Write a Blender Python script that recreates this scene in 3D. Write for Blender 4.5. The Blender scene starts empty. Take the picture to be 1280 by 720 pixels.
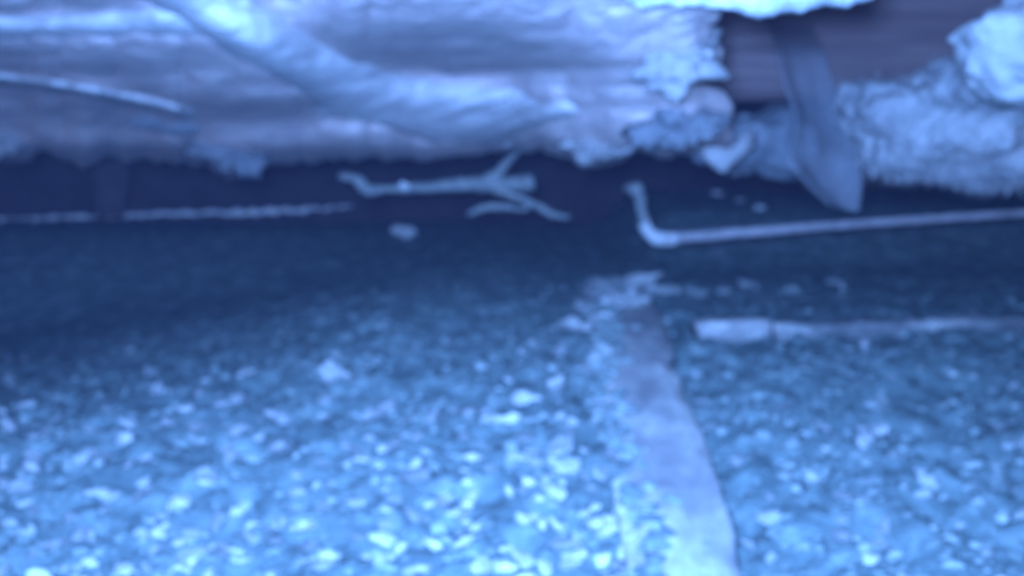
import bpy, math, random
import numpy as np
from mathutils import Vector, Matrix

# ------------------------------------------------------------------ camera
S = bpy.context.scene
COL = S.collection
CAM_Z = 0.5
F = 1108.0                         # focal length in pixels of the 1280 px wide photograph
HAZE = 0.0032                        # density of the haze added to lift the shadows
PITCH = math.atan((360 - 230) / F)
cd = bpy.data.cameras.new('camera')
cam = bpy.data.objects.new('camera', cd)
COL.objects.link(cam)
cam.location = (0, 0, CAM_Z)
cam.rotation_euler = (math.pi / 2 - PITCH, 0, 0)
cd.sensor_width = 36.0
cd.lens = 36.0 * F / 1280
cd.clip_start = 0.01
cd.clip_end = 200
cd.dof.use_dof = True              # a cheap inspection camera, focused far too close: all of it soft
cd.dof.focus_distance = 0.30
cd.dof.aperture_fstop = 7.4
S.camera = cam

# ------------------------------------------------------------------ sky and light
W = bpy.data.worlds.new('World'); S.world = W; W.use_nodes = True
wn = W.node_tree; wn.nodes.clear()
wo = wn.nodes.new('ShaderNodeOutputWorld'); wb = wn.nodes.new('ShaderNodeBackground')
sky = wn.nodes.new('ShaderNodeTexSky'); sky.sky_type = 'NISHITA'; sky.sun_disc = False
sky.sun_elevation = math.radians(6); sky.sun_rotation = math.radians(180); sky.ozone_density = 4.0
mul = wn.nodes.new('ShaderNodeMix'); mul.data_type = 'RGBA'; mul.blend_type = 'MULTIPLY'; mul.inputs[0].default_value = 1
mul.inputs[7].default_value = (0.35, 0.55, 1.0, 1)      # the camera's cold white balance
wn.links.new(sky.outputs[0], mul.inputs[6]); wn.links.new(mul.outputs[2], wb.inputs[0])
wb.inputs[1].default_value = 0.10
wn.links.new(wb.outputs[0], wo.inputs[0])

ld = bpy.data.lights.new('inspection_lamp', 'AREA')     # the cold LED lamp carried with the camera
ld.shape = 'DISK'; ld.size = 0.10
ld.energy = 72.0; ld.color = (0.172, 0.385, 1.0)
lamp = bpy.data.objects.new('inspection_lamp', ld); COL.objects.link(lamp)
lamp.location = (-0.04, -0.03, 0.55)
lamp.rotation_euler = (math.radians(86), 0, math.radians(-2))

S.view_settings.view_transform = 'Standard'; S.view_settings.look = 'None'
S.view_settings.exposure = 0.0; S.view_settings.gamma = 1.0
S.view_settings.use_curve_mapping = False
S.cycles.max_bounces = 3; S.cycles.volume_bounces = 0; S.cycles.use_adaptive_sampling = True; S.cycles.adaptive_threshold = 0.03; S.cycles.use_denoising = True

# ------------------------------------------------------------------ helpers
rnd = random.Random(7)
cp, sp = math.cos(PITCH), math.sin(PITCH)

def P(px, py, d):
    """world point seen at photo pixel (px, py) at distance d ahead of the camera (works on arrays)"""
    u = (np.asarray(px, float) - 640) / F; v = (360 - np.asarray(py, float)) / F
    y = cp + v * sp; z = -sp + v * cp
    k = np.asarray(d, float) / y
    return np.stack(np.broadcast_arrays(u * k, d + 0 * k, CAM_Z + z * k), -1)

def hash3(i, j, k, seed):
    n = (i * 73856093) ^ (j * 19349663) ^ (k * 83492791) ^ (seed * 2654435761 & 0x7fffffff)
    n = (n ^ (n >> 13)) * 1274126177 & 0x7fffffff
    n = (n ^ (n >> 16)) * 668265263 & 0x7fffffff
    return ((n >> 7) & 0xffff) / 65535.0 * 2 - 1

def noise(x, y, z, seed=0):
    x, y, z = np.broadcast_arrays(np.asarray(x, float), np.asarray(y, float), np.asarray(z, float))
    i, j, k = (np.floor(a).astype(np.int64) for a in (x, y, z))
    f, g, h = x - i, y - j, z - k
    f, g, h = (a * a * (3 - 2 * a) for a in (f, g, h))
    r = 0
    for a in (0, 1):
        for b in (0, 1):
            for c in (0, 1):
                r = r + hash3(i + a, j + b, k + c, seed) * (f if a else 1 - f) * (g if b else 1 - g) * (h if c else 1 - h)
    return r

def fbm(x, y, z, seed=0, oct=4, gain=0.5):
    r, a = 0, 1.0
    for o in range(oct):
        r = r + a * noise(np.asarray(x) * 2 ** o, np.asarray(y) * 2 ** o, np.asarray(z) * 2 ** o, seed + o * 17)
        a *= gain
    return r

def mesh_np(name, verts, faces, smooth=True):
    me = bpy.data.meshes.new(name)
    verts = np.asarray(verts, np.float32); faces = np.asarray(faces, np.int32)
    n = faces.shape[1]
    me.vertices.add(len(verts)); me.vertices.foreach_set('co', verts.ravel())
    me.loops.add(faces.size); me.loops.foreach_set('vertex_index', faces.ravel())
    me.polygons.add(len(faces))
    me.polygons.foreach_set('loop_start', np.arange(0, faces.size, n, dtype=np.int32))
    me.polygons.foreach_set('use_smooth', np.full(len(faces), smooth))
    me.update(); me.validate()
    return me

def grid_faces(nu, nv):
    a = (np.arange(nv - 1)[:, None] * nu + np.arange(nu - 1)[None, :]).ravel()
    return np.stack([a, a + 1, a + 1 + nu, a + nu], 1)

def link(name, me, m, parent=None, label=None, cat=None, group=None, kind=None):
    o = bpy.data.objects.new(name, me); COL.objects.link(o)
    if m and me and not me.materials: me.materials.append(m)
    if parent: o.parent = parent
    tag(o, label, cat, group, kind)
    return o

def tag(o, label=None, cat=None, group=None, kind=None):
    for k, v in (('label', label), ('category', cat), ('group', group), ('kind', kind)):
        if v: o[k] = v
    return o

def solid(o, t, off=1.0):
    md = o.modifiers.new('thickness', 'SOLIDIFY'); md.thickness = t; md.offset = off
    return o

def mat(name, stops, scale=8, detail=6, stretch=(1, 1, 1), rough=0.9, bump=0.4, bump_scale=60, bump_dist=0.004, spec=0.15, island=0, sss=0):
    m = bpy.data.materials.new(name); m.use_nodes = True
    nt = m.node_tree; b = nt.nodes['Principled BSDF']
    b.inputs['Roughness'].default_value = rough; b.inputs['Specular IOR Level'].default_value = spec
    tc = nt.nodes.new('ShaderNodeNewGeometry'); mp = nt.nodes.new('ShaderNodeMapping'); mp.inputs['Scale'].default_value = stretch
    nt.links.new(tc.outputs['Position'], mp.inputs['Vector'])
    n1 = nt.nodes.new('ShaderNodeTexNoise'); n1.inputs['Scale'].default_value = scale; n1.inputs['Detail'].default_value = detail
    n1.inputs['Roughness'].default_value = 0.65
    nt.links.new(mp.outputs[0], n1.inputs['Vector'])
    r = nt.nodes.new('ShaderNodeValToRGB'); els = r.color_ramp.elements
    while len(els) < len(stops): els.new(0.5)
    for e, (p, c) in zip(els, stops): e.position = p; e.color = (*c, 1)
    fac = n1.outputs['Fac']
    if island:
        mx = nt.nodes.new('ShaderNodeMix'); mx.inputs[0].default_value = island
        nt.links.new(n1.outputs['Fac'], mx.inputs[2])
        if island > 0.5 and name.startswith('lump'):
            oi = nt.nodes.new('ShaderNodeObjectInfo'); nt.links.new(oi.outputs['Random'], mx.inputs[3])
        else:
            nt.links.new(tc.outputs['Random Per Island'], mx.inputs[3])
        fac = mx.outputs[0]
    nt.links.new(fac, r.inputs[0]); nt.links.new(r.outputs[0], b.inputs['Base Color'])
    if bump:
        n2 = nt.nodes.new('ShaderNodeTexNoise'); n2.inputs['Scale'].default_value = bump_scale; n2.inputs['Detail'].default_value = 5
        nt.links.new(mp.outputs[0], n2.inputs['Vector'])
        bp = nt.nodes.new('ShaderNodeBump'); bp.inputs['Strength'].default_value = bump; bp.inputs['Distance'].default_value = bump_dist
        nt.links.new(n2.outputs['Fac'], bp.inputs['Height']); nt.links.new(bp.outputs[0], b.inputs['Normal'])
    return m

M = {
 'soil': mat('soil', [(0.3, (.082, .12, .12)), (0.5, (.148, .213, .21)), (0.72, (.31, .40, .39))], 22, 8, bump=0.7, bump_scale=120, bump_dist=0.006),
 'crumb': mat('crumb', [(0.0, (.10, .14, .14)), (0.5, (.19, .25, .24)), (0.85, (.33, .39, .38)), (1.0, (.62, .64, .60))], 40, 4, island=0.8, bump=0.4, bump_scale=200),
 'lump': mat('lump', [(0.0, (.17, .19, .19)), (0.5, (.32, .34, .34)), (0.82, (.50, .51, .50)), (1.0, (.74, .75, .68))], 40, 4, island=0.75, bump=0.5, bump_scale=160),
 'board': mat('board', [(0.32, (.24, .24, .24)), (0.5, (.38, .37, .36)), (0.66, (.62, .61, .56))], 18, 9, (1, .6, 1), bump=0.4, bump_scale=70),
 'batten': mat('batten', [(0.3, (.24, .24, .24)), (0.55, (.40, .40, .39)), (0.8, (.58, .58, .55))], 12, 8, (.3, 1, 1), bump=0.5, bump_scale=70),
 'pipe': mat('pipe', [(0.3, (.34, .31, .32)), (0.6, (.58, .54, .55)), (0.85, (.75, .74, .72))], 30, 6, bump=0.5, bump_scale=90, rough=0.6),
 'root': mat('root', [(0.3, (.17, .19, .18)), (0.6, (.33, .35, .33)), (0.85, (.5, .5, .47))], 40, 6, bump=0.6, bump_scale=120),
 'membrane': mat('membrane', [(0.28, (.56, .46, .44)), (0.5, (.70, .56, .53)), (0.72, (.82, .68, .64))], 5, 9, (.45, 2.2, 2.5), bump=0.5, bump_scale=26, bump_dist=0.006, rough=0.75),
 'fold': mat('fold', [(0.3, (.50, .47, .46)), (0.55, (.66, .62, .60)), (0.8, (.80, .77, .74))], 9, 8, (.7, 1.5, 2), bump=0.5, bump_scale=40, bump_dist=0.006, rough=0.75),
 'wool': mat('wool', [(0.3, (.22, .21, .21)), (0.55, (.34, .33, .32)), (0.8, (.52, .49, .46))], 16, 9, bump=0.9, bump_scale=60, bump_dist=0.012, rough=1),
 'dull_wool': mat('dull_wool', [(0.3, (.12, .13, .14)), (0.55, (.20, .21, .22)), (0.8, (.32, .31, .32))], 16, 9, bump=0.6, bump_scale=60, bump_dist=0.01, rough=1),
 'foam': mat('foam', [(0.3, (.32, .31, .30)), (0.6, (.44, .43, .41)), (0.85, (.60, .58, .54))], 14, 7, bump=0.6, bump_scale=50, bump_dist=0.008),
 'old_batten': mat('old_batten', [(0.38, (.12, .13, .13)), (0.5, (.22, .23, .23)), (0.62, (.42, .42, .40))], 20, 8, (.5, 1, 1), bump=0.6, bump_scale=70),
 'chalk': mat('chalk', [(0.3, (.42, .42, .40)), (0.55, (.60, .60, .55)), (0.8, (.80, .79, .70))], 50, 6, bump=0.6, bump_scale=160),
 'white': mat('white', [(0.3, (.62, .63, .63)), (0.6, (.76, .77, .76)), (0.85, (.85, .85, .82))], 12, 7, bump=0.6, bump_scale=50, bump_dist=0.008),
 'joist': mat('joist', [(0.3, (.13, .085, .08)), (0.5, (.20, .135, .125)), (0.75, (.32, .22, .20))], 10, 9, (.22, 1, 3.2), bump=0.5, bump_scale=40),
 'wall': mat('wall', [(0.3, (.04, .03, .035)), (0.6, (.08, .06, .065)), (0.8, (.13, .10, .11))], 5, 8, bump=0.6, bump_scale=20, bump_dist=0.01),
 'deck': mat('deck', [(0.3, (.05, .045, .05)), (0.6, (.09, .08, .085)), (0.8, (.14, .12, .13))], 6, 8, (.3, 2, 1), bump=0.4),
}

def ball(sub):
    import bmesh
    bm = bmesh.new(); bmesh.ops.create_icosphere(bm, subdivisions=sub, radius=1)
    v = np.array([q.co[:] for q in bm.verts]); f = np.array([[q.index for q in t.verts] for t in bm.faces]); bm.free()
    return v, f

def tube(path, radii, n=10, rough=0.0, seed=1, cap=True):
    """swept tube along a list of points, radius per point"""
    pts = np.asarray(path, float); radii = np.asarray(radii, float)
    vs = []; prev = None
    for i, p in enumerate(pts):
        t = pts[min(i + 1, len(pts) - 1)] - pts[max(i - 1, 0)]; t /= np.linalg.norm(t)
        a = prev if prev is not None else np.array([0, 0.3, 1.0])
        a = a - t * a.dot(t); a /= np.linalg.norm(a); prev = a
        b = np.cross(t, a)
        for k in range(n):
            th = 2 * math.pi * k / n
            dr = a * math.cos(th) + b * math.sin(th)
            q = p + dr * radii[i]
            if rough: q = q + dr * radii[i] * rough * float(fbm(q[0] * 60, q[1] * 60, q[2] * 60, seed, 3))
            vs.append(q)
    fs = []
    for i in range(len(pts) - 1):
        for k in range(n):
            a, b = i * n + k, i * n + (k + 1) % n
            fs.append((a, b, b + n, a + n))
    if cap:
        for e, rev in ((0, True), (len(pts) - 1, False)):
            c = len(vs); vs.append(pts[e])
            for k in range(n):
                a, b = e * n + k, e * n + (k + 1) % n
                fs.append((b, a, c, c) if rev else (a, b, c, c))
    me = bpy.data.meshes.new('tube')
    me.from_pydata([tuple(v) for v in vs], [], [tuple(dict.fromkeys(f)) for f in fs])
    me.polygons.foreach_set('use_smooth', [True] * len(me.polygons)); me.update()
    return me

def resample(ctrl, n):
    """Catmull-Rom through control rows (any number of columns)"""
    c = np.asarray(ctrl, float); c = np.vstack([2 * c[0] - c[1], c, 2 * c[-1] - c[-2]])
    out = []
    for t in np.linspace(0, len(c) - 3 - 1e-6, n):
        i = int(t); f = t - i; a, b, d, e = c[i:i + 4]
        out.append(0.5 * (2 * b + (d - a) * f + (2 * a - 5 * b + 4 * d - e) * f ** 2 + (3 * b - a - 3 * d + e) * f ** 3))
    return np.array(out)

# ------------------------------------------------------------------ ground and shell
GY = np.array([-1.0, 0.3, 0.85, 1.02, 1.27, 1.65, 1.9, 2.4, 3.1, 3.5, 4.2])
GZ = np.array([-.02, .03, .124, .159, .190, .217, .226, .258, .304, .342, .35])
def ground_profile(x, y):
    x = np.asarray(x, float); y = np.asarray(y, float)
    z = sum(np.interp(y + o, GY, GZ) for o in (-.12, -.06, 0, .06, .12)) / 5
    # dark bank of earth rising behind the bent pipe
    s = np.clip((x - 0.32) / 0.25, 0, 1); t = np.clip((y - 2.45) / 0.6, 0, 1)
    z = z + s * s * (3 - 2 * s) * t * t * (3 - 2 * t) * 0.13
    # and sinks away from the lamp on the far left
    b = np.clip((y - 1.0) / .7, 0, 1) * np.clip((3.3 - y) / .8, 0, 1)
    z = z - .16 * np.clip(-x - .2, 0, 1.2) * b * b * (3 - 2 * b)
    return z
def spot(px, py, ground=ground_profile):
    """ground point under a photo pixel"""
    d = np.linspace(.35, 4.0, 700); q = P(np.full(700, px), np.full(700, py), d)
    i = np.argmax(q[:, 2] <= ground(q[:, 0], q[:, 1])) or 699
    return q[i]
BOARD = np.array([spot(px, py) for px, py in ((874, 800), (853, 720), (827, 600), (798, 480), (788, 430), (779, 394))])
BY, BX = BOARD[:, 1], BOARD[:, 0]; BEND = BY[-1]
def ground_base(x, y):
    # ground lies lower along the right of the half-buried board
    x = np.asarray(x, float); y = np.asarray(y, float)
    dx = x - np.interp(y, BY, BX) - 0.075
    return ground_profile(x, y) - 0.022 * np.exp(-(dx / 0.05) ** 2) * np.clip((BEND + .1 - y) / .15, 0, 1)
def ground_z(x, y):
    amp = 0.35 + 0.65 * np.clip((2.4 - np.asarray(y)) / 0.9, 0, 1)
    n = fbm(np.asarray(x) * 9, np.asarray(y) * 9, 0.3, 3, 3) * 0.010
    c = fbm(np.asarray(x) * 30, np.asarray(y) * 30, 0.7, 11, 4, 0.6) * 0.012
    return ground_base(x, y) + n * amp + c * amp

nx, ny = 560, 420
gx = np.linspace(-2.7, 2.7, nx); gy = np.concatenate([np.linspace(-1.0, .55, 30)[:-1], .55 + (4.2 - .55) * (np.linspace(0, 1, ny - 29) ** 1.6)])
X, Y = np.meshgrid(gx, gy)
link('ground', mesh_np('ground', np.stack([X, Y, ground_z(X, Y)], -1).reshape(-1, 3), grid_faces(nx, ny)), M['soil'], kind='structure')

def slab(name, a, b, m, n=(40, 20), amp=0.02, axis=1, seed=0):
    """rough box between corners a and b with a noisy inner surface"""
    import bmesh
    bm = bmesh.new(); bmesh.ops.create_cube(bm, size=1)
    bmesh.ops.subdivide_edges(bm, edges=bm.edges[:], cuts=24, use_grid_fill=True)
    a, b = np.array(a), np.array(b)
    for v in bm.verts:
        p = a + (np.array(v.co[:]) + .5) * (b - a)
        p[axis] += amp * float(fbm(p[0] * 3, p[1] * 3, p[2] * 6, seed, 3))
        v.co = p
    me = bpy.data.meshes.new(name); bm.to_mesh(me); bm.free()
    return link(name, me, m, kind='structure')
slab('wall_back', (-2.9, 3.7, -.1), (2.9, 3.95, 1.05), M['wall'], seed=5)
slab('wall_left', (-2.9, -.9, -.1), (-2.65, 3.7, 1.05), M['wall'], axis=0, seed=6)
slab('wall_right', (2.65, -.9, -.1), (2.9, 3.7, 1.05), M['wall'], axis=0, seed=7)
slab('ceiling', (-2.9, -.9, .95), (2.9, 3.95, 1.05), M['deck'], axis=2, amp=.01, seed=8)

# ------------------------------------------------------------------ sagging ceiling sheets (real depth, own thickness)
def g2(px, py, cx, cy, sx, sy, ang=0.0):
    a = math.radians(ang); dx, dy = px - cx, py - cy
    u = dx * math.cos(a) + dy * math.sin(a); v = -dx * math.sin(a) + dy * math.cos(a)
    return np.exp(-(u / sx) ** 2 - (v / sy) ** 2)

def sheet(name, px0, px1, top, edge, rate, d0, m, nu, nv, thick=0.012, curl=0.35, rag=6, seed=1, relief=0.012, ragx=0, **kw):
    """a hanging sheet: top/edge give its upper and lower border, rate how fast it recedes from there"""
    pxs = np.linspace(px0, px1, nu); tv = np.linspace(0, 1, nv)
    lo = np.array([edge(p) for p in pxs]) + rag * fbm(pxs / 26, 0, .5, seed, 4)
    hi = np.array([top(p) for p in pxs])
    PX, T = np.meshgrid(pxs, tv); PY = hi + (lo - hi) * T
    R = np.clip(rate(PX, PY), 0.0006, 1) * (1 + .55 * fbm(PX / 330 + PY / 61, PY / 17 + PX / 410, .1, seed + 3, 4) + .25 * fbm(PX / 60 + PY / 45, PY / 30 - PX / 150, .6, seed + 5, 3))
    D = d0(pxs)[None, :] + np.concatenate([np.zeros((1, nu)), np.cumsum((R[1:] + R[:-1]) / 2 * np.diff(PY, axis=0), 0)], 0)
    D = D + relief * fbm(PX / 90 + PY / 80, PY / 45 + PX / 200, .2, seed + 9, 4) + relief * .5 * fbm(PX / 22, PY / 16, .9, seed + 2, 3)
    D = D + curl * np.clip((T - .93) / .07, 0, 1) ** 2 * .25           # lower lip curls away
    SURF[name] = (px0, px1, hi, lo, D)
    jag = np.clip((PX - px1 + ragx * 2) / (ragx * 2 + 1e-6), 0, 1) ** 2 if ragx else 0
    o = link(name, mesh_np(name, P(PX + jag * ragx * fbm(PY / 34, 0, .2, seed + 40, 4), PY, D).reshape(-1, 3), grid_faces(nu, nv)), m, **kw)
    return solid(o, thick, -1)

SURF = {}
def depth_of(name, px, py):
    px0, px1, hi, lo, D = SURF[name]; nv, nu = D.shape
    i = np.clip((px - px0) / (px1 - px0) * (nu - 1), 0, nu - 1).astype(int)
    j = np.clip((py - hi[i]) / (lo[i] - hi[i]) * (nv - 1), 0, nv - 1).astype(int)
    return D[j, i]

E1 = ([-260, 0, 60, 100, 160, 250, 290, 320, 430, 560, 640, 700, 742, 770, 800, 860, 905],
      [182, 192, 186, 204, 192, 205, 219, 198, 194, 190, 186, 188, 204, 194, 182, 186, 196])
def rate_main(px, py):
    r = .0040 + 0 * px
    r += .0048 * g2(px, py, 130, 95, 330, 34, 4)                 # dark hollow under the diagonal fold
    r += .0045 * g2(px, py, 590, 62, 190, 34, 2)                 # oval hollow
    r -= .0022 * g2(px, py, 620, 112, 190, 18)
    r -= .0024 * g2(px, py, 800, 50, 130, 70)
    r -= .0034 * g2(px, py, 360, 62, 260, 34, 30)
    r -= .0009 * g2(px, py, 640, -5, 260, 30)
    r -= .0022 * g2(px, py, 120, 34, 250, 15)
    r -= .0020 * g2(px, py, 120, 112, 130, 7, 12)
    r += .0060 * np.clip((py - 172) / 20, 0, 1)
    return r
sheet('ceiling_sheet', -260, 893, lambda p: -150, lambda p: np.interp(p, *E1), rate_main,
      lambda p: .66 + 0 * p + .04 * np.sin(p / 170), M['membrane'], 420, 170, seed=21, rag=8, ragx=26,
      label='wide sagging grey membrane overhead with a frayed lower edge', cat='membrane')

# the bright diagonal fold: a swathe of cloth crossing under the membrane
def swathe(name, ctrl, m, n=90, k=26, bulge=.03, seed=1, fray=.05, on=None, **kw):
    """ctrl rows: left px, left py, right px, right py, depth"""
    c = resample(ctrl, n); t = np.linspace(0, 1, k)
    fr = fray * fbm(np.linspace(0, 14, n), 0, .3, seed, 4)
    fr2 = fray * fbm(np.linspace(0, 14, n), 5, .3, seed, 4)
    T = t[None, :] * (1 + fr2[:, None] - fr[:, None]) + fr[:, None]
    PX = c[:, 0:1] + (c[:, 2:3] - c[:, 0:1]) * T; PY = c[:, 1:2] + (c[:, 3:4] - c[:, 1:2]) * T
    D = c[:, 4:5] - bulge * np.sin(np.pi * np.clip(T, 0, 1)) ** .7 + .25 * bulge * fbm(PX / 28, PY / 28, .4, seed + 4, 4)
    if on:                                                # slung under the membrane, its edges tucked against it
        base = depth_of(on, PX, PY)
        for _ in range(40):
            q = np.pad(base, 1, mode='edge'); base = (q[1:-1, 1:-1] * 2 + q[:-2, 1:-1] + q[2:, 1:-1] + q[1:-1, :-2] + q[1:-1, 2:]) / 6
        e = np.clip(np.minimum(np.linspace(0, 1, n), np.linspace(1, 0, n)) / .12, 0, 1)[:, None]
        D = base + .010 - (bulge + .012) * np.sin(np.pi * np.clip(T, 0, 1)) ** .6 * e + .12 * bulge * fbm(PX / 28, PY / 28, .4, seed + 4, 4)
    o = link(name, mesh_np(name, P(PX, PY, D).reshape(-1, 3), grid_faces(k, n)), m, **kw)
    return solid(o, .008, -1)

# ------------------------------------------------------------------ ceiling details on the right
def blob(name, pxc, pyc, d, parts, m, sub=5, rough=.16, seed=1, freq=22, **kw):
    """lumpy star-shaped mass: union of ellipsoids (dx, dy in px; sizes in px; depth size in m) round a centre"""
    v, f = ball(sub); s = d / F; c = P(pxc, pyc, d)
    r = np.zeros(len(v))
    for dx, dy, rx, ry, rd in parts:
        o = np.array([dx * s, 0, -dy * s]); A = np.array([1 / (rx * s), 1 / rd, 1 / (ry * s)])
        a = ((v * A) ** 2).sum(1); b = (v * A * (o * A)).sum(1); q = ((o * A) ** 2).sum() - 1
        disc = b * b - a * q
        r = np.maximum(r, np.where(disc > 0, (b + np.sqrt(np.maximum(disc, 0))) / a, 0))
    p = v * r[:, None]
    w = c + p
    n = fbm(w[:, 0] * freq, w[:, 1] * freq, w[:, 2] * freq, seed, 5, .55)
    p = p * (1 + rough * n)[:, None]
    me = mesh_np(name, p, f)
    o = link(name, me, m, **kw); o.location = Vector(c)
    return o

swathe('cloth_fold', [(110, -90, 330, -110, .93), (175, -14, 310, -16, 1.0), (240, 30, 350, 22, 1.08), (310, 74, 415, 56, 1.17), (378, 114, 492, 88, 1.27), (440, 150, 580, 104, 1.40), (540, 172, 690, 118, 1.55), (640, 180, 780, 130, 1.6)],
       M['fold'], n=130, k=34, seed=31, bulge=.085, fray=.12, on='ceiling_sheet', label='pale diagonal fold of cloth slung under the grey membrane', cat='cloth')
swathe('cloth_fold', [(-180, 14, -180, 58, .93), (0, 14, 0, 56, .98), (100, 12, 100, 52, 1.0), (200, 0, 210, 52, 1.0), (290, -10, 310, 60, 1.0)],
       M['fold'], seed=33, bulge=.05, fray=.12, on='ceiling_sheet', label='pale level fold of cloth running into the diagonal one', cat='cloth')
swathe('sagging_strap', [(-90, 84, -90, 102, 1.25), (30, 90, 30, 112, 1.28), (110, 102, 108, 125, 1.32), (195, 120, 190, 140, 1.38), (260, 140, 250, 158, 1.4)],
       M['fold'], seed=35, bulge=.13, fray=.15, on='ceiling_sheet', label='thin pale strap sagging across the dark hollow of the membrane', cat='strap')

# the joist across the ceiling with its torn lining
def beam(name, x0, x1, py0, py1, d, dep, m, seed, **kw):
    a = P(x0, py1, d); b = P(x1, py0, d)
    nu, nv = 160, 26
    U, V = np.meshgrid(np.linspace(0, 1, nu), np.linspace(0, 1, nv))
    # ring profile: bottom back -> bottom front -> top front -> top back
    prof = np.interp(V, [0, .25, .3, .7, .75, 1], [0, 1, 1, 1, 1, 0])
    hz = np.interp(V, [0, .25, .3, .7, .75, 1], [0, 0, .06, .94, 1, 1])
    Xw = a[0] + (b[0] - a[0]) * U; Zw = a[2] + (b[2] - a[2]) * hz; Yw = d + dep * (1 - prof)
    Yw = Yw + .010 * fbm(Xw * 2.2, Zw * 60, 0, seed, 4) ; Zw = Zw + .006 * fbm(Xw * 5, 0, Yw * 9, seed + 1, 3)
    me = mesh_np(name, np.stack([Xw, Yw, Zw], -1).reshape(-1, 3), grid_faces(nu, nv)[:, ::-1])
    o = link(name, me, m, **kw); return solid(o, .01, -1)
beam('joist', 770, 1420, -60, 118, 1.95, .12, M['joist'], 41, label='rough dark wooden joist behind the hanging sheets', cat='joist')

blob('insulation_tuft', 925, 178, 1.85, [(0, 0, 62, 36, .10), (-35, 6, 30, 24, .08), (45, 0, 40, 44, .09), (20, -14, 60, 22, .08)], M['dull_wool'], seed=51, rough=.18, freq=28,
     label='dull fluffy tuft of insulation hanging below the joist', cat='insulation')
blob('insulation_batt', 1190, 165, 1.42, [(0, 0, 110, 52, .16), (-85, -22, 48, 40, .10), (-60, 22, 50, 32, .1), (60, 28, 90, 36, .14), (20, -42, 60, 42, .12), (-5, -58, 36, 30, .1), (110, 0, 80, 60, .15), (30, -36, 110, 36, .50)],
     M['wool'], sub=6, seed=53, rough=.12, freq=20, label='large lumpy pale insulation batt sagging from the ceiling beside the hanging strip', cat='insulation')
blob('foam_chunk', 1276, 66, 1.05, [(0, 0, 62, 56, .09), (24, 34, 50, 28, .08), (20, -30, 66, 30, .08), (-38, -26, 34, 22, .06), (26, -150, 48, 170, .06)], M['foam'], sub=5, seed=55, rough=.13, freq=30,
     label='bright white chunk of foam wedged above the insulation batt', cat='foam')

# hanging strip of dusty see-through film
FILM = mat('film', [(0.3, (.24, .24, .26)), (0.55, (.36, .36, .38)), (0.8, (.50, .49, .50))], 12, 8, (1, 1, .4), bump=0.3, bump_scale=40, rough=.5)
_n = FILM.node_tree; _t = _n.nodes.new('ShaderNodeBsdfTransparent'); _m = _n.nodes.new('ShaderNodeMixShader'); _m.inputs[0].default_value = .27
_n.links.new(_t.outputs[0], _m.inputs[1]); _n.links.new(_n.nodes['Principled BSDF'].outputs[0], _m.inputs[2]); _n.links.new(_m.outputs[0], _n.nodes['Material Output'].inputs['Surface'])
hs = resample([(958, 28, 1012, 28, 1.945), (964, 46, 1020, 46, 1.80), (970, 66, 1030, 66, 1.64), (978, 105, 1044, 108, 1.57), (992, 150, 1056, 155, 1.54), (982, 196, 1074, 196, 1.50), (1004, 228, 1078, 226, 1.50), (1036, 258, 1075, 264, 1.52)], 70)
k = 24; T = np.linspace(0, 1, k)[None, :]
PX = hs[:, 0:1] + (hs[:, 2:3] - hs[:, 0:1]) * T; PY = hs[:, 1:2] + (hs[:, 3:4] - hs[:, 1:2]) * T
D = hs[:, 4:5] + .035 * np.sin(np.pi * T * .8) - .03 * np.exp(-(T / .13) ** 2) + .010 * fbm(PX / 30, PY / 70, .3, 61, 3)
o = link('hanging_strip', mesh_np('hanging_strip', P(PX, PY, D).reshape(-1, 3), grid_faces(k, 70)), FILM,
         label='curved strip of dusty see-through film hanging down to the bent pipe', cat='strip'); solid(o, .006, -1)

# torn white lining at the top
sheet('torn_lining', 770, 1092, lambda p: -330, lambda p: np.interp(p, [770, 800, 850, 900, 940, 965, 990, 1030, 1060, 1092], [-14, 4, 6, 8, 16, 18, 11, 6, 8, -8]),
      lambda px, py: .0012 + 0 * px, lambda p: .64 + 0 * p, M['white'], 200, 90, thick=.004, rag=5, seed=71, curl=.02, relief=.01,
      label='bright white torn lining with a ragged lower edge under the joist', cat='lining')

# heart shaped scrap
def scrap(name, pts, d, m, t=.012, seed=1, **kw):
    import bmesh
    q = resample(pts + [pts[0]], 48)[:-1]
    w = P(q[:, 0] + 1.5 * fbm(q[:, 0] / 8, q[:, 1] / 8, .2, seed), q[:, 1], d + .02 * fbm(q[:, 0] / 25, q[:, 1] / 25, .2, seed))
    c = w.mean(0); n = len(w)
    vs = [c + np.array([0, -.012, 0])] + list(w) + [c + (p - c) * .55 + np.array([0, -.010, 0]) for p in w] + [p + np.array([0, t, 0]) for p in w] + [c + np.array([0, t, 0])]
    fs = []
    for i in range(n):
        j = (i + 1) % n
        fs += [(0, 1 + n + j, 1 + n + i), (1 + n + i, 1 + n + j, 1 + j, 1 + i), (1 + i, 1 + j, 1 + 2 * n + j, 1 + 2 * n + i), (1 + 2 * n + i, 1 + 2 * n + j, 1 + 3 * n)]
    me = bpy.data.meshes.new(name); me.from_pydata([tuple(p) for p in vs], [], fs); me.polygons.foreach_set('use_smooth', [True] * len(fs)); me.update()
    return link(name, me, m, **kw)
scrap('torn_scrap', [(874, 188), (890, 183), (905, 192), (918, 178), (930, 166), (941, 161), (943, 178), (930, 194), (915, 208), (904, 216), (890, 206)], 1.6, M['wool'], seed=3,
      label='small heart shaped torn scrap dangling from the dull tuft', cat='scrap')

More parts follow.
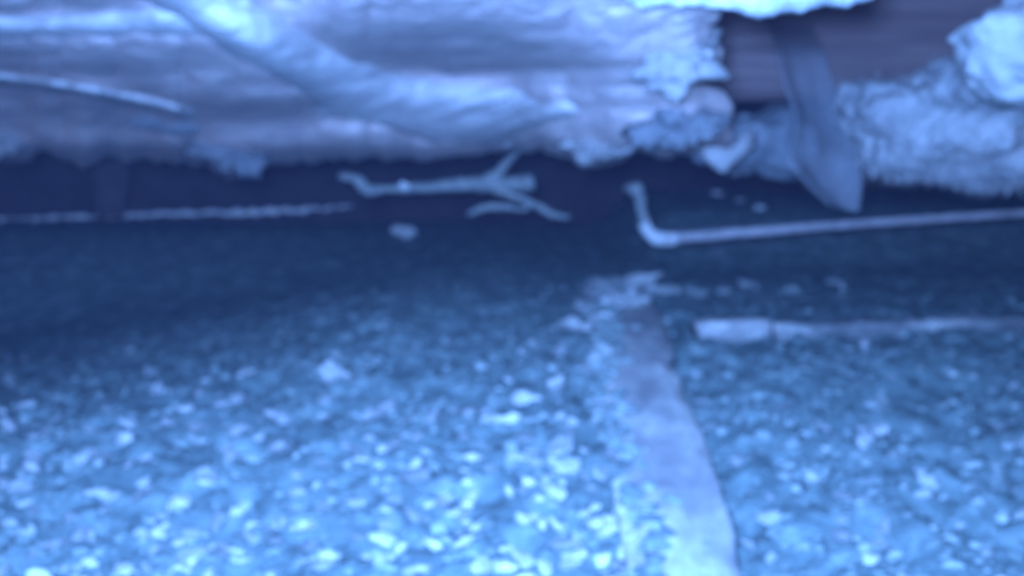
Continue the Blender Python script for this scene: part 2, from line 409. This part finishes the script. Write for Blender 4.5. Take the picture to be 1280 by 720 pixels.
# tatters and clumps along the frayed lower edge of the membrane
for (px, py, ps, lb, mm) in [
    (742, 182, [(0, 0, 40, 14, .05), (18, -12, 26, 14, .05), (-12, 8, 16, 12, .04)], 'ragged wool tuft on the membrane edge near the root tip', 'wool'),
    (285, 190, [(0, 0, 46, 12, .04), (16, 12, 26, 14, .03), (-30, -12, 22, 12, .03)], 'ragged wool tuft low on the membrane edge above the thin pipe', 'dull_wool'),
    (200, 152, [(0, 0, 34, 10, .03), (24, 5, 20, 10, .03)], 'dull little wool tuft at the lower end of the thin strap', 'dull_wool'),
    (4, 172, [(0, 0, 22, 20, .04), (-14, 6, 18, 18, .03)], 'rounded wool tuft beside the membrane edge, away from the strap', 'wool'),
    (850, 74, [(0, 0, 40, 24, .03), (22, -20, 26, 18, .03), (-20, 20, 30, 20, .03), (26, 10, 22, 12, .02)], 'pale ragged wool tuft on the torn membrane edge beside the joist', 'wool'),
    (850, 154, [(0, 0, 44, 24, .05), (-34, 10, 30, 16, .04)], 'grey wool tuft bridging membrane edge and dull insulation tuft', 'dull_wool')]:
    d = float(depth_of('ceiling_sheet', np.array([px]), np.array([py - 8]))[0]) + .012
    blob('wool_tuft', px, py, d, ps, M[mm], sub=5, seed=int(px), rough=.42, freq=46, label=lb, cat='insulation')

# faint hanging tatter on the left
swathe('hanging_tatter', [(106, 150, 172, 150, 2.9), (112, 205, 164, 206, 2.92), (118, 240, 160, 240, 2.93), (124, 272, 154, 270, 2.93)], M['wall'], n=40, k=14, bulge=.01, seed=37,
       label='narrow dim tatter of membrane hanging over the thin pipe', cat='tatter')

# loose crumbs caught on the membrane
v1, f1 = ball(1)
def lump_mesh(seed, sub=2, flat=.6):
    v, f = ball(sub); r = random.Random(seed)
    v = v.copy()
    for _ in range(9):                                   # chop facets off for an angular, broken look
        n = np.array([r.gauss(0, 1) for _ in range(3)]); n /= np.linalg.norm(n); c = r.uniform(.45, .8)
        h = v @ n - c; v = v - np.outer(np.maximum(h, 0), n)
    v = v * (1 + .38 * fbm(v[:, 0] * 2.3, v[:, 1] * 2.3, v[:, 2] * 2.3, seed, 3))[:, None]
    v = v * np.array([1, r.uniform(.7, 1), flat * r.uniform(.8, 1.3)])
    return v, f
LM = []
for i in range(14):
    v, f = lump_mesh(100 + i, 2, .62); LM.append(mesh_np('lump', v, f, False)); LM[-1].materials.append(M['lump'])

v, f = lump_mesh(130, 2, .62); WM = mesh_np('white_lump', v, f, False); WM.materials.append(M['white'])
def place_lump(name, loc, size, label, cat, group, tilt=.5, mesh=None):
    o = bpy.data.objects.new(name, mesh or rnd.choice(LM)); COL.objects.link(o)
    o.location = loc; o.rotation_euler = (rnd.gauss(0, tilt), rnd.gauss(0, tilt), rnd.gauss(0, .7)); o.scale = (size * rnd.uniform(1.0, 1.5), size, size * rnd.uniform(.6, 1.0))
    return tag(o, label, cat, group)

# ------------------------------------------------------------------ bent pipe, thin pipe, root
def pxpath(rows, n): 
    c = resample(rows, n); return P(c[:, 0], c[:, 1], c[:, 2]), c[:, 3]
e = bpy.data.objects.new('bent_pipe', None); COL.objects.link(e)
e.location = Vector(P(822, 298, 2.2)); tag(e, 'thin pale pipe bent upwards at one end over dark earth', 'pipe')
def child(name, me, m, par):
    o = link(name, me, m, par); o.matrix_parent_inverse = Matrix.Translation(-par.location); return o
p, r = pxpath([(1600, 244, 2.35, .012), (1280, 266, 2.3, .0095), (1050, 281, 2.25, .0105), (850, 297, 2.2, .013), (838, 298, 2.2, .0135)], 60)
child('straight_run', tube(p, r, 12, .12, 3), M['pipe'], e)
p, r = pxpath([(846, 297.5, 2.2, .0165), (826, 298, 2.2, .0185), (812, 291, 2.2, .018), (804, 279, 2.2, .0165)], 16)
child('elbow', tube(p, r, 12, .2, 4), M['white'], e)
p, r = pxpath([(806, 283, 2.2, .014), (802, 262, 2.2, .0125), (800, 246, 2.2, .014), (794, 236, 2.21, .017), (782, 234, 2.23, .008)], 26)
child('riser', tube(p, r, 12, .25, 5), M['root'], e)

p, r = pxpath([(-60, 276, 3.3, .004), (60, 272, 3.28, .006), (150, 270, 3.25, .008), (230, 267, 3.25, .007), (330, 264, 3.25, .011), (400, 261, 3.25, .007), (440, 257, 3.25, .003)], 120)
o = link('thin_pipe', tube(p, r, 8, 1.3, 9), M['white'], label='thin crusted pale pipe along the foot of the dark back wall', cat='pipe')

e = bpy.data.objects.new('dry_root', None); COL.objects.link(e)
e.location = Vector(P(600, 228, 2.3)); tag(e, 'forked dry root hanging below the membrane above dark ground', 'root')
def rt(name, rows, n, seed, rough=.3): 
    p, r = pxpath(rows, n); return child(name, tube(p, r, 9, rough, seed), M['root'], e)
rt('main_stem', [(424, 220, 2.3, .007), (445, 224, 2.3, .012), (458, 236, 2.3, .017), (478, 236, 2.3, .010), (505, 235, 2.3, .011), (545, 233, 2.3, .015), (585, 230, 2.3, .019), (620, 229, 2.3, .019), (645, 230, 2.3, .020), (660, 229, 2.3, .024), (668, 228, 2.3, .014)], 70, 11)
rt('branch', [(600, 228, 2.3, .016), (622, 216, 2.29, .012), (636, 200, 2.27, .010), (652, 186, 2.24, .006), (668, 172, 2.2, .005)], 30, 12)
rt('branch', [(618, 236, 2.3, .012), (660, 252, 2.3, .009), (690, 267, 2.3, .010), (712, 272, 2.3, .005)], 30, 13)
rt('branch', [(585, 268, 2.28, .004), (605, 260, 2.28, .010), (628, 258, 2.28, .009), (655, 262, 2.29, .005), (664, 253, 2.3, .006)], 30, 14)
place_lump('plaster_flake', Vector(P(505, 233, 2.265)), .013, 'tiny white flake stuck on the forked dry root', 'flake', None, mesh=WM).scale = (.016, .012, .03)

# ------------------------------------------------------------------ board and battens lying in the rubble
def lying(name, rows, w, t, m, n=120, wob=.004, seed=1, lift=.012, **kw):
    """board following the ground; rows are photo pixels of its centre line"""
    p = resample([spot(a, b) for a, b in rows], n) if not hasattr(rows, 'shape') else resample(rows, n)
    w = np.linspace(w[0], w[1], n)[:, None] if isinstance(w, tuple) else w
    gz = ground_base(p[:, 0], p[:, 1]); p[:, 2] = gz + lift
    prof = [(-.5, -1), (-.5, -.12), (-.485, 0), (-.3, .04), (-.1, .05), (.1, .04), (.3, .03), (.485, 0), (.5, -.12), (.5, -1)]
    tg = np.gradient(p, axis=0); tg /= np.linalg.norm(tg, axis=1)[:, None]
    side = np.cross(tg, [0, 0, 1]); side /= np.linalg.norm(side, axis=1)[:, None]; up = np.cross(side, tg)
    vs = []
    for a, b in prof:
        q = p + side * (a * w) + up * (b * t)
        q = q + (side * fbm(q[:, 0] * 12, q[:, 1] * 12, a * 3, seed, 4)[:, None] + up * fbm(q[:, 0] * 30, q[:, 1] * 16, a * 4, seed + 2, 4)[:, None]) * wob
        vs.append(q)
    vs = np.stack(vs, 1); k = len(prof)
    me = mesh_np(name, vs.reshape(-1, 3), grid_faces(k, n))
    import bmesh
    bm = bmesh.new(); bm.from_mesh(me); bmesh.ops.holes_fill(bm, edges=[e for e in bm.edges if e.is_boundary]); bmesh.ops.recalc_face_normals(bm, faces=bm.faces[:]); bm.to_mesh(me); bm.free()
    return link(name, me, m, **kw)
lying('half_buried_board', np.vstack([BOARD[::-1], [[.16, .45, .04]]]), (.142, .085), .03, M['board'], seed=81, lift=.018, wob=.006,
      label='long pale board half buried in the crumbly rubble', cat='board')
lying('short_batten', [(866, 418), (910, 417), (957, 417)], .06, .04, M['board'], n=40, seed=83, lift=.028, label='short pale batten offcut lying across beyond the board', cat='batten')
lying('long_batten', [(960, 419), (1100, 415), (1250, 413), (1420, 412)], .055, .035, M['old_batten'], seed=85, lift=.022, wob=.006, label='long dusty batten in line with the short pale offcut', cat='batten')

# ------------------------------------------------------------------ rubble
# broken lumps heaped at the far end of the board
for px, py, s in ((752, 366, .060), (768, 380, .048), (798, 350, .045), (738, 386, .036), (812, 362, .03), (716, 407, .036), (782, 366, .036), (792, 384, .04), (748, 402, .034), (765, 352, .03)):
    q = spot(px, py + 8); q[2] += s * .35
    place_lump('broken_block', Vector(q), s, 'pale broken block heaped at the far end of the half buried board', 'block', 'blocks at the end of the board', .3)
q = spot(503, 301); q[2] += .03
place_lump('white_stone', Vector(q), .040, 'single white stone lying alone on bare dark ground below the root', 'stone', None, .1, WM).scale = (.054, .05, .064)
for px, py, s in ((836, 362, .03), (872, 366, .026), (935, 355, .03), (990, 362, .024), (1042, 352, .026), (905, 362, .018)):
    q = spot(px, py + 4); q[2] += s * .2
    place_lump('pale_fragment', Vector(q), s, 'flat pale fragment on bare ground between the battens and the bent pipe', 'rubble', 'flat fragments beyond the battens', .2)
for px, py, s in ((897, 246, .030), (925, 253, .020), (950, 262, .018)):
    q = spot(px, py); q[2] += s * .4
    place_lump('earth_clod', Vector(q), s, 'small pale clod on the dark earth bank behind the bent pipe', 'clod', 'clods on the dark bank', .3, WM)

# named bright lumps of the photograph
for px, py, s, lb in ((195, 492, .016, 'bright little lump standing out on the dull upper rubble away from the board'),
                      (378, 660, .015, 'very bright jagged lump in the pale rubble away from the board'),
                      (482, 508, .016, 'bright rounded lump where the pale rubble begins'),
                      (650, 574, .012, 'bright upright sliver of rubble left of the board'),
                      (873, 545, .012, 'bright chip lying just right of the board in its shadow'),
                      (880, 618, .012, 'bright sliver leaning against the right edge of the board')):
    q = spot(px, py + 6); q[2] += s * .5
    place_lump('bright_chip', Vector(q), s, lb, 'rubble', None, .6)

# pale crusted lumps lodged along the covered edge of the board
for i in range(26):
    y = .68 + (BEND - .7) * (i + rnd.random()) / 26
    x = float(np.interp(y, BY, BX)) - .052 + rnd.gauss(0, .012); s = rnd.uniform(.009, .013) * (.5 + .6 * y)
    place_lump('crusted_lump', (x, y, float(ground_base(x, y)) + .014), s, 'pale crusted lump lodged on the ragged edge of the half buried board', 'rubble', 'lumps lodged on the board edge', .4)
# chalky lumps in two bright patches
CM = []
for i in range(6):
    v, f = lump_mesh(180 + i, 2, .5); CM.append(mesh_np('chalky', v, f, False)); CM[-1].materials.append(M['chalk'])
for i in range(58):
    if i < 42: px, py = rnd.gauss(640, 120), rnd.uniform(585, 735); lb, gp = 'chalky white lump in the bright rubble patch next to the board', 'chalky lumps near the board'
    else: px, py = rnd.gauss(190, 90), rnd.uniform(600, 730); lb, gp = 'chalky white lump in the bright rubble patch far from the board', 'chalky lumps far from the board'
    q = spot(min(px, 785), py); s = rnd.uniform(.007, .014); q[2] = float(ground_z(q[0], q[1])) + s * .25
    place_lump('chalky_lump', Vector(q), s, lb, 'rubble', gp, .4, rnd.choice(CM))
# the largest loose lumps, one by one
made = 0; seen = []
while made < 240:
    py = 395 + 345 * rnd.random() ** .62; px = rnd.uniform(-15, 1295)
    if rnd.random() > (1.0 if px < 800 else .45) * min(1, .25 + (py - 395) / 200): continue
    q = spot(px, py)
    bx = np.interp(q[1], BY, BX)
    if -.035 < q[0] - bx < .075: continue
    near = np.clip((py - 380) / 340, 0, 1)
    s = rnd.uniform(.007, .0145) * (.85 + .4 * (q[1] - .85)) * (1 if rnd.random() < .75 else 1.5)
    if any((q[0] - a) ** 2 + (q[1] - b) ** 2 < (.9 * (s + c)) ** 2 for a, b, c in seen): continue
    seen.append((q[0], q[1], s))
    q[2] = float(ground_z(q[0], q[1])) + s * .30
    big = s > .019; rel = q[0] - bx
    if q[1] > 1.6: lb, gp = 'dull lump on the upper edge of the rubble near the bare dark ground', 'lumps on the upper edge of the rubble'
    elif abs(rel) < .14: lb, gp = 'pale lump lying close against the half buried board', 'lumps beside the board'
    elif rel > 0: lb, gp = 'pale lump in the rubble between the half buried board and the battens', 'lumps on the batten side of the board'
    elif big: lb, gp = 'large pale lump on the open rubble slope away from the battens', 'large lumps on the open rubble slope'
    else: lb, gp = 'small pale lump on the open rubble slope away from the battens', 'small lumps on the open rubble slope'
    place_lump('rubble_lump', Vector(q), s, lb, 'rubble', gp, .45)
    made += 1

# small crumbs nobody could count: one object
NR = np.random.default_rng(5)
protos = [lump_mesh(300 + i, 1, .7) for i in range(10)]
def crumbs(name, pts, sizes, m, parent=None, label=None, cat=None):
    V, Fc, off = [], [], 0
    for (x, y, z), s in zip(pts, sizes):
        v, f = protos[NR.integers(len(protos))]
        a, b = NR.uniform(0, 6.28), NR.normal(0, .5); ca, sa, cb, sb = math.cos(a), math.sin(a), math.cos(b), math.sin(b)
        R = np.array([[ca, -sa * cb, sa * sb], [sa, ca * cb, -ca * sb], [0, sb, cb]])
        V.append((v @ R.T) * (s * 1.35, s, s * .85) + (x, y, z)); Fc.append(f + off); off += len(v)
    return link(name, mesh_np(name, np.concatenate(V), np.concatenate(Fc), False), m, parent, label, cat, None, 'stuff')
n = 21000
yy = .45 + 2.6 * NR.random(n) ** 2.0; xx = NR.uniform(-1, 1, n) * (.25 + yy * .68)
cl = fbm(xx * 7, yy * 7, .4, 77, 3); keep = NR.random(n) < (.62 + .5 * cl) * np.clip((2.4 - yy) / 1.3, 0, 1)
bx = np.interp(yy, BY, BX); dx = xx - bx
keep &= ~((dx > -.03) & (dx < .058) & (yy < BEND))
xx, yy = xx[keep], yy[keep]
ss = .0025 + .008 * NR.random(len(xx)) ** 2.2
crumbs('crumbly_rubble', np.stack([xx, yy, ground_z(xx, yy) + ss * .3], 1), ss, M['crumb'], label='fine crumbly grey rubble covering the sloping ground', cat='rubble')
# crumbs spilled over the left edge of the board
n = 300
yy = NR.uniform(.6, BEND, n); bx = np.interp(yy, BY, BX)
xx = bx - .06 + .02 * fbm(yy * 9, 0, .3, 5, 2) + np.abs(NR.normal(0, .024, n)); ss = .004 + .013 * NR.random(n) ** 2
crumbs('spilled_crumbs', np.stack([xx, yy, ground_base(xx, yy) + .020], 1), ss, M['crumb'], label='pale crumbs spilled over one edge of the half buried board', cat='rubble')

# fibres fraying from the insulation batt
b = bpy.data.objects['insulation_batt']; me = b.data
co = np.array([v.co[:] for v in me.vertices]); nrm = np.array([v.normal[:] for v in me.vertices])
idx = np.where((nrm[:, 2] < -.25) | (NR.random(len(co)) < .15))[0]; idx = NR.choice(idx, min(2600, len(idx)), replace=False)
V, Fc = [], []
for i in idx:
    d_ = nrm[i] + NR.normal(0, .5, 3) + np.array([0, 0, -.3]); L = .010 + .016 * NR.random() ** 2
    w_ = np.cross(d_, NR.normal(0, 1, 3)); w_ = w_ / np.linalg.norm(w_) * .0006; d_ = d_ / np.linalg.norm(d_) * L
    k = len(V); V += [co[i] - w_, co[i] + w_, co[i] + d_ * .6 + w_ * .8 + np.array([0, 0, -.001]), co[i] + d_ + np.array([0, 0, -.004])]; Fc += [(k, k + 1, k + 2), (k, k + 2, k + 3)]
link('loose_fibres', mesh_np('loose_fibres', np.array(V), np.array(Fc)), M['wool'], b, kind='stuff')

# ------------------------------------------------------------------ blue haze, added so the dark recess lifts to navy
hz = bpy.data.materials.new('shadow_lift_haze'); hz.use_nodes = True; nt = hz.node_tree; nt.nodes.clear()
ho = nt.nodes.new('ShaderNodeOutputMaterial'); hv = nt.nodes.new('ShaderNodeVolumePrincipled')
hv.inputs['Color'].default_value = (.50, .58, 1, 1); hv.inputs['Density'].default_value = HAZE
nt.links.new(hv.outputs[0], ho.inputs['Volume'])
import bmesh
bm = bmesh.new(); bmesh.ops.create_cube(bm, size=1)
for v in bm.verts: v.co = Vector((v.co.x * 6.4, 1.5 + v.co.y * 5.6, v.co.z * 2.5 + .05))
me = bpy.data.meshes.new('haze'); bm.to_mesh(me); bm.free()
link('haze', me, hz, kind='stuff', label='thin blue haze added to lift the shadows of the low crawl space', cat='haze')
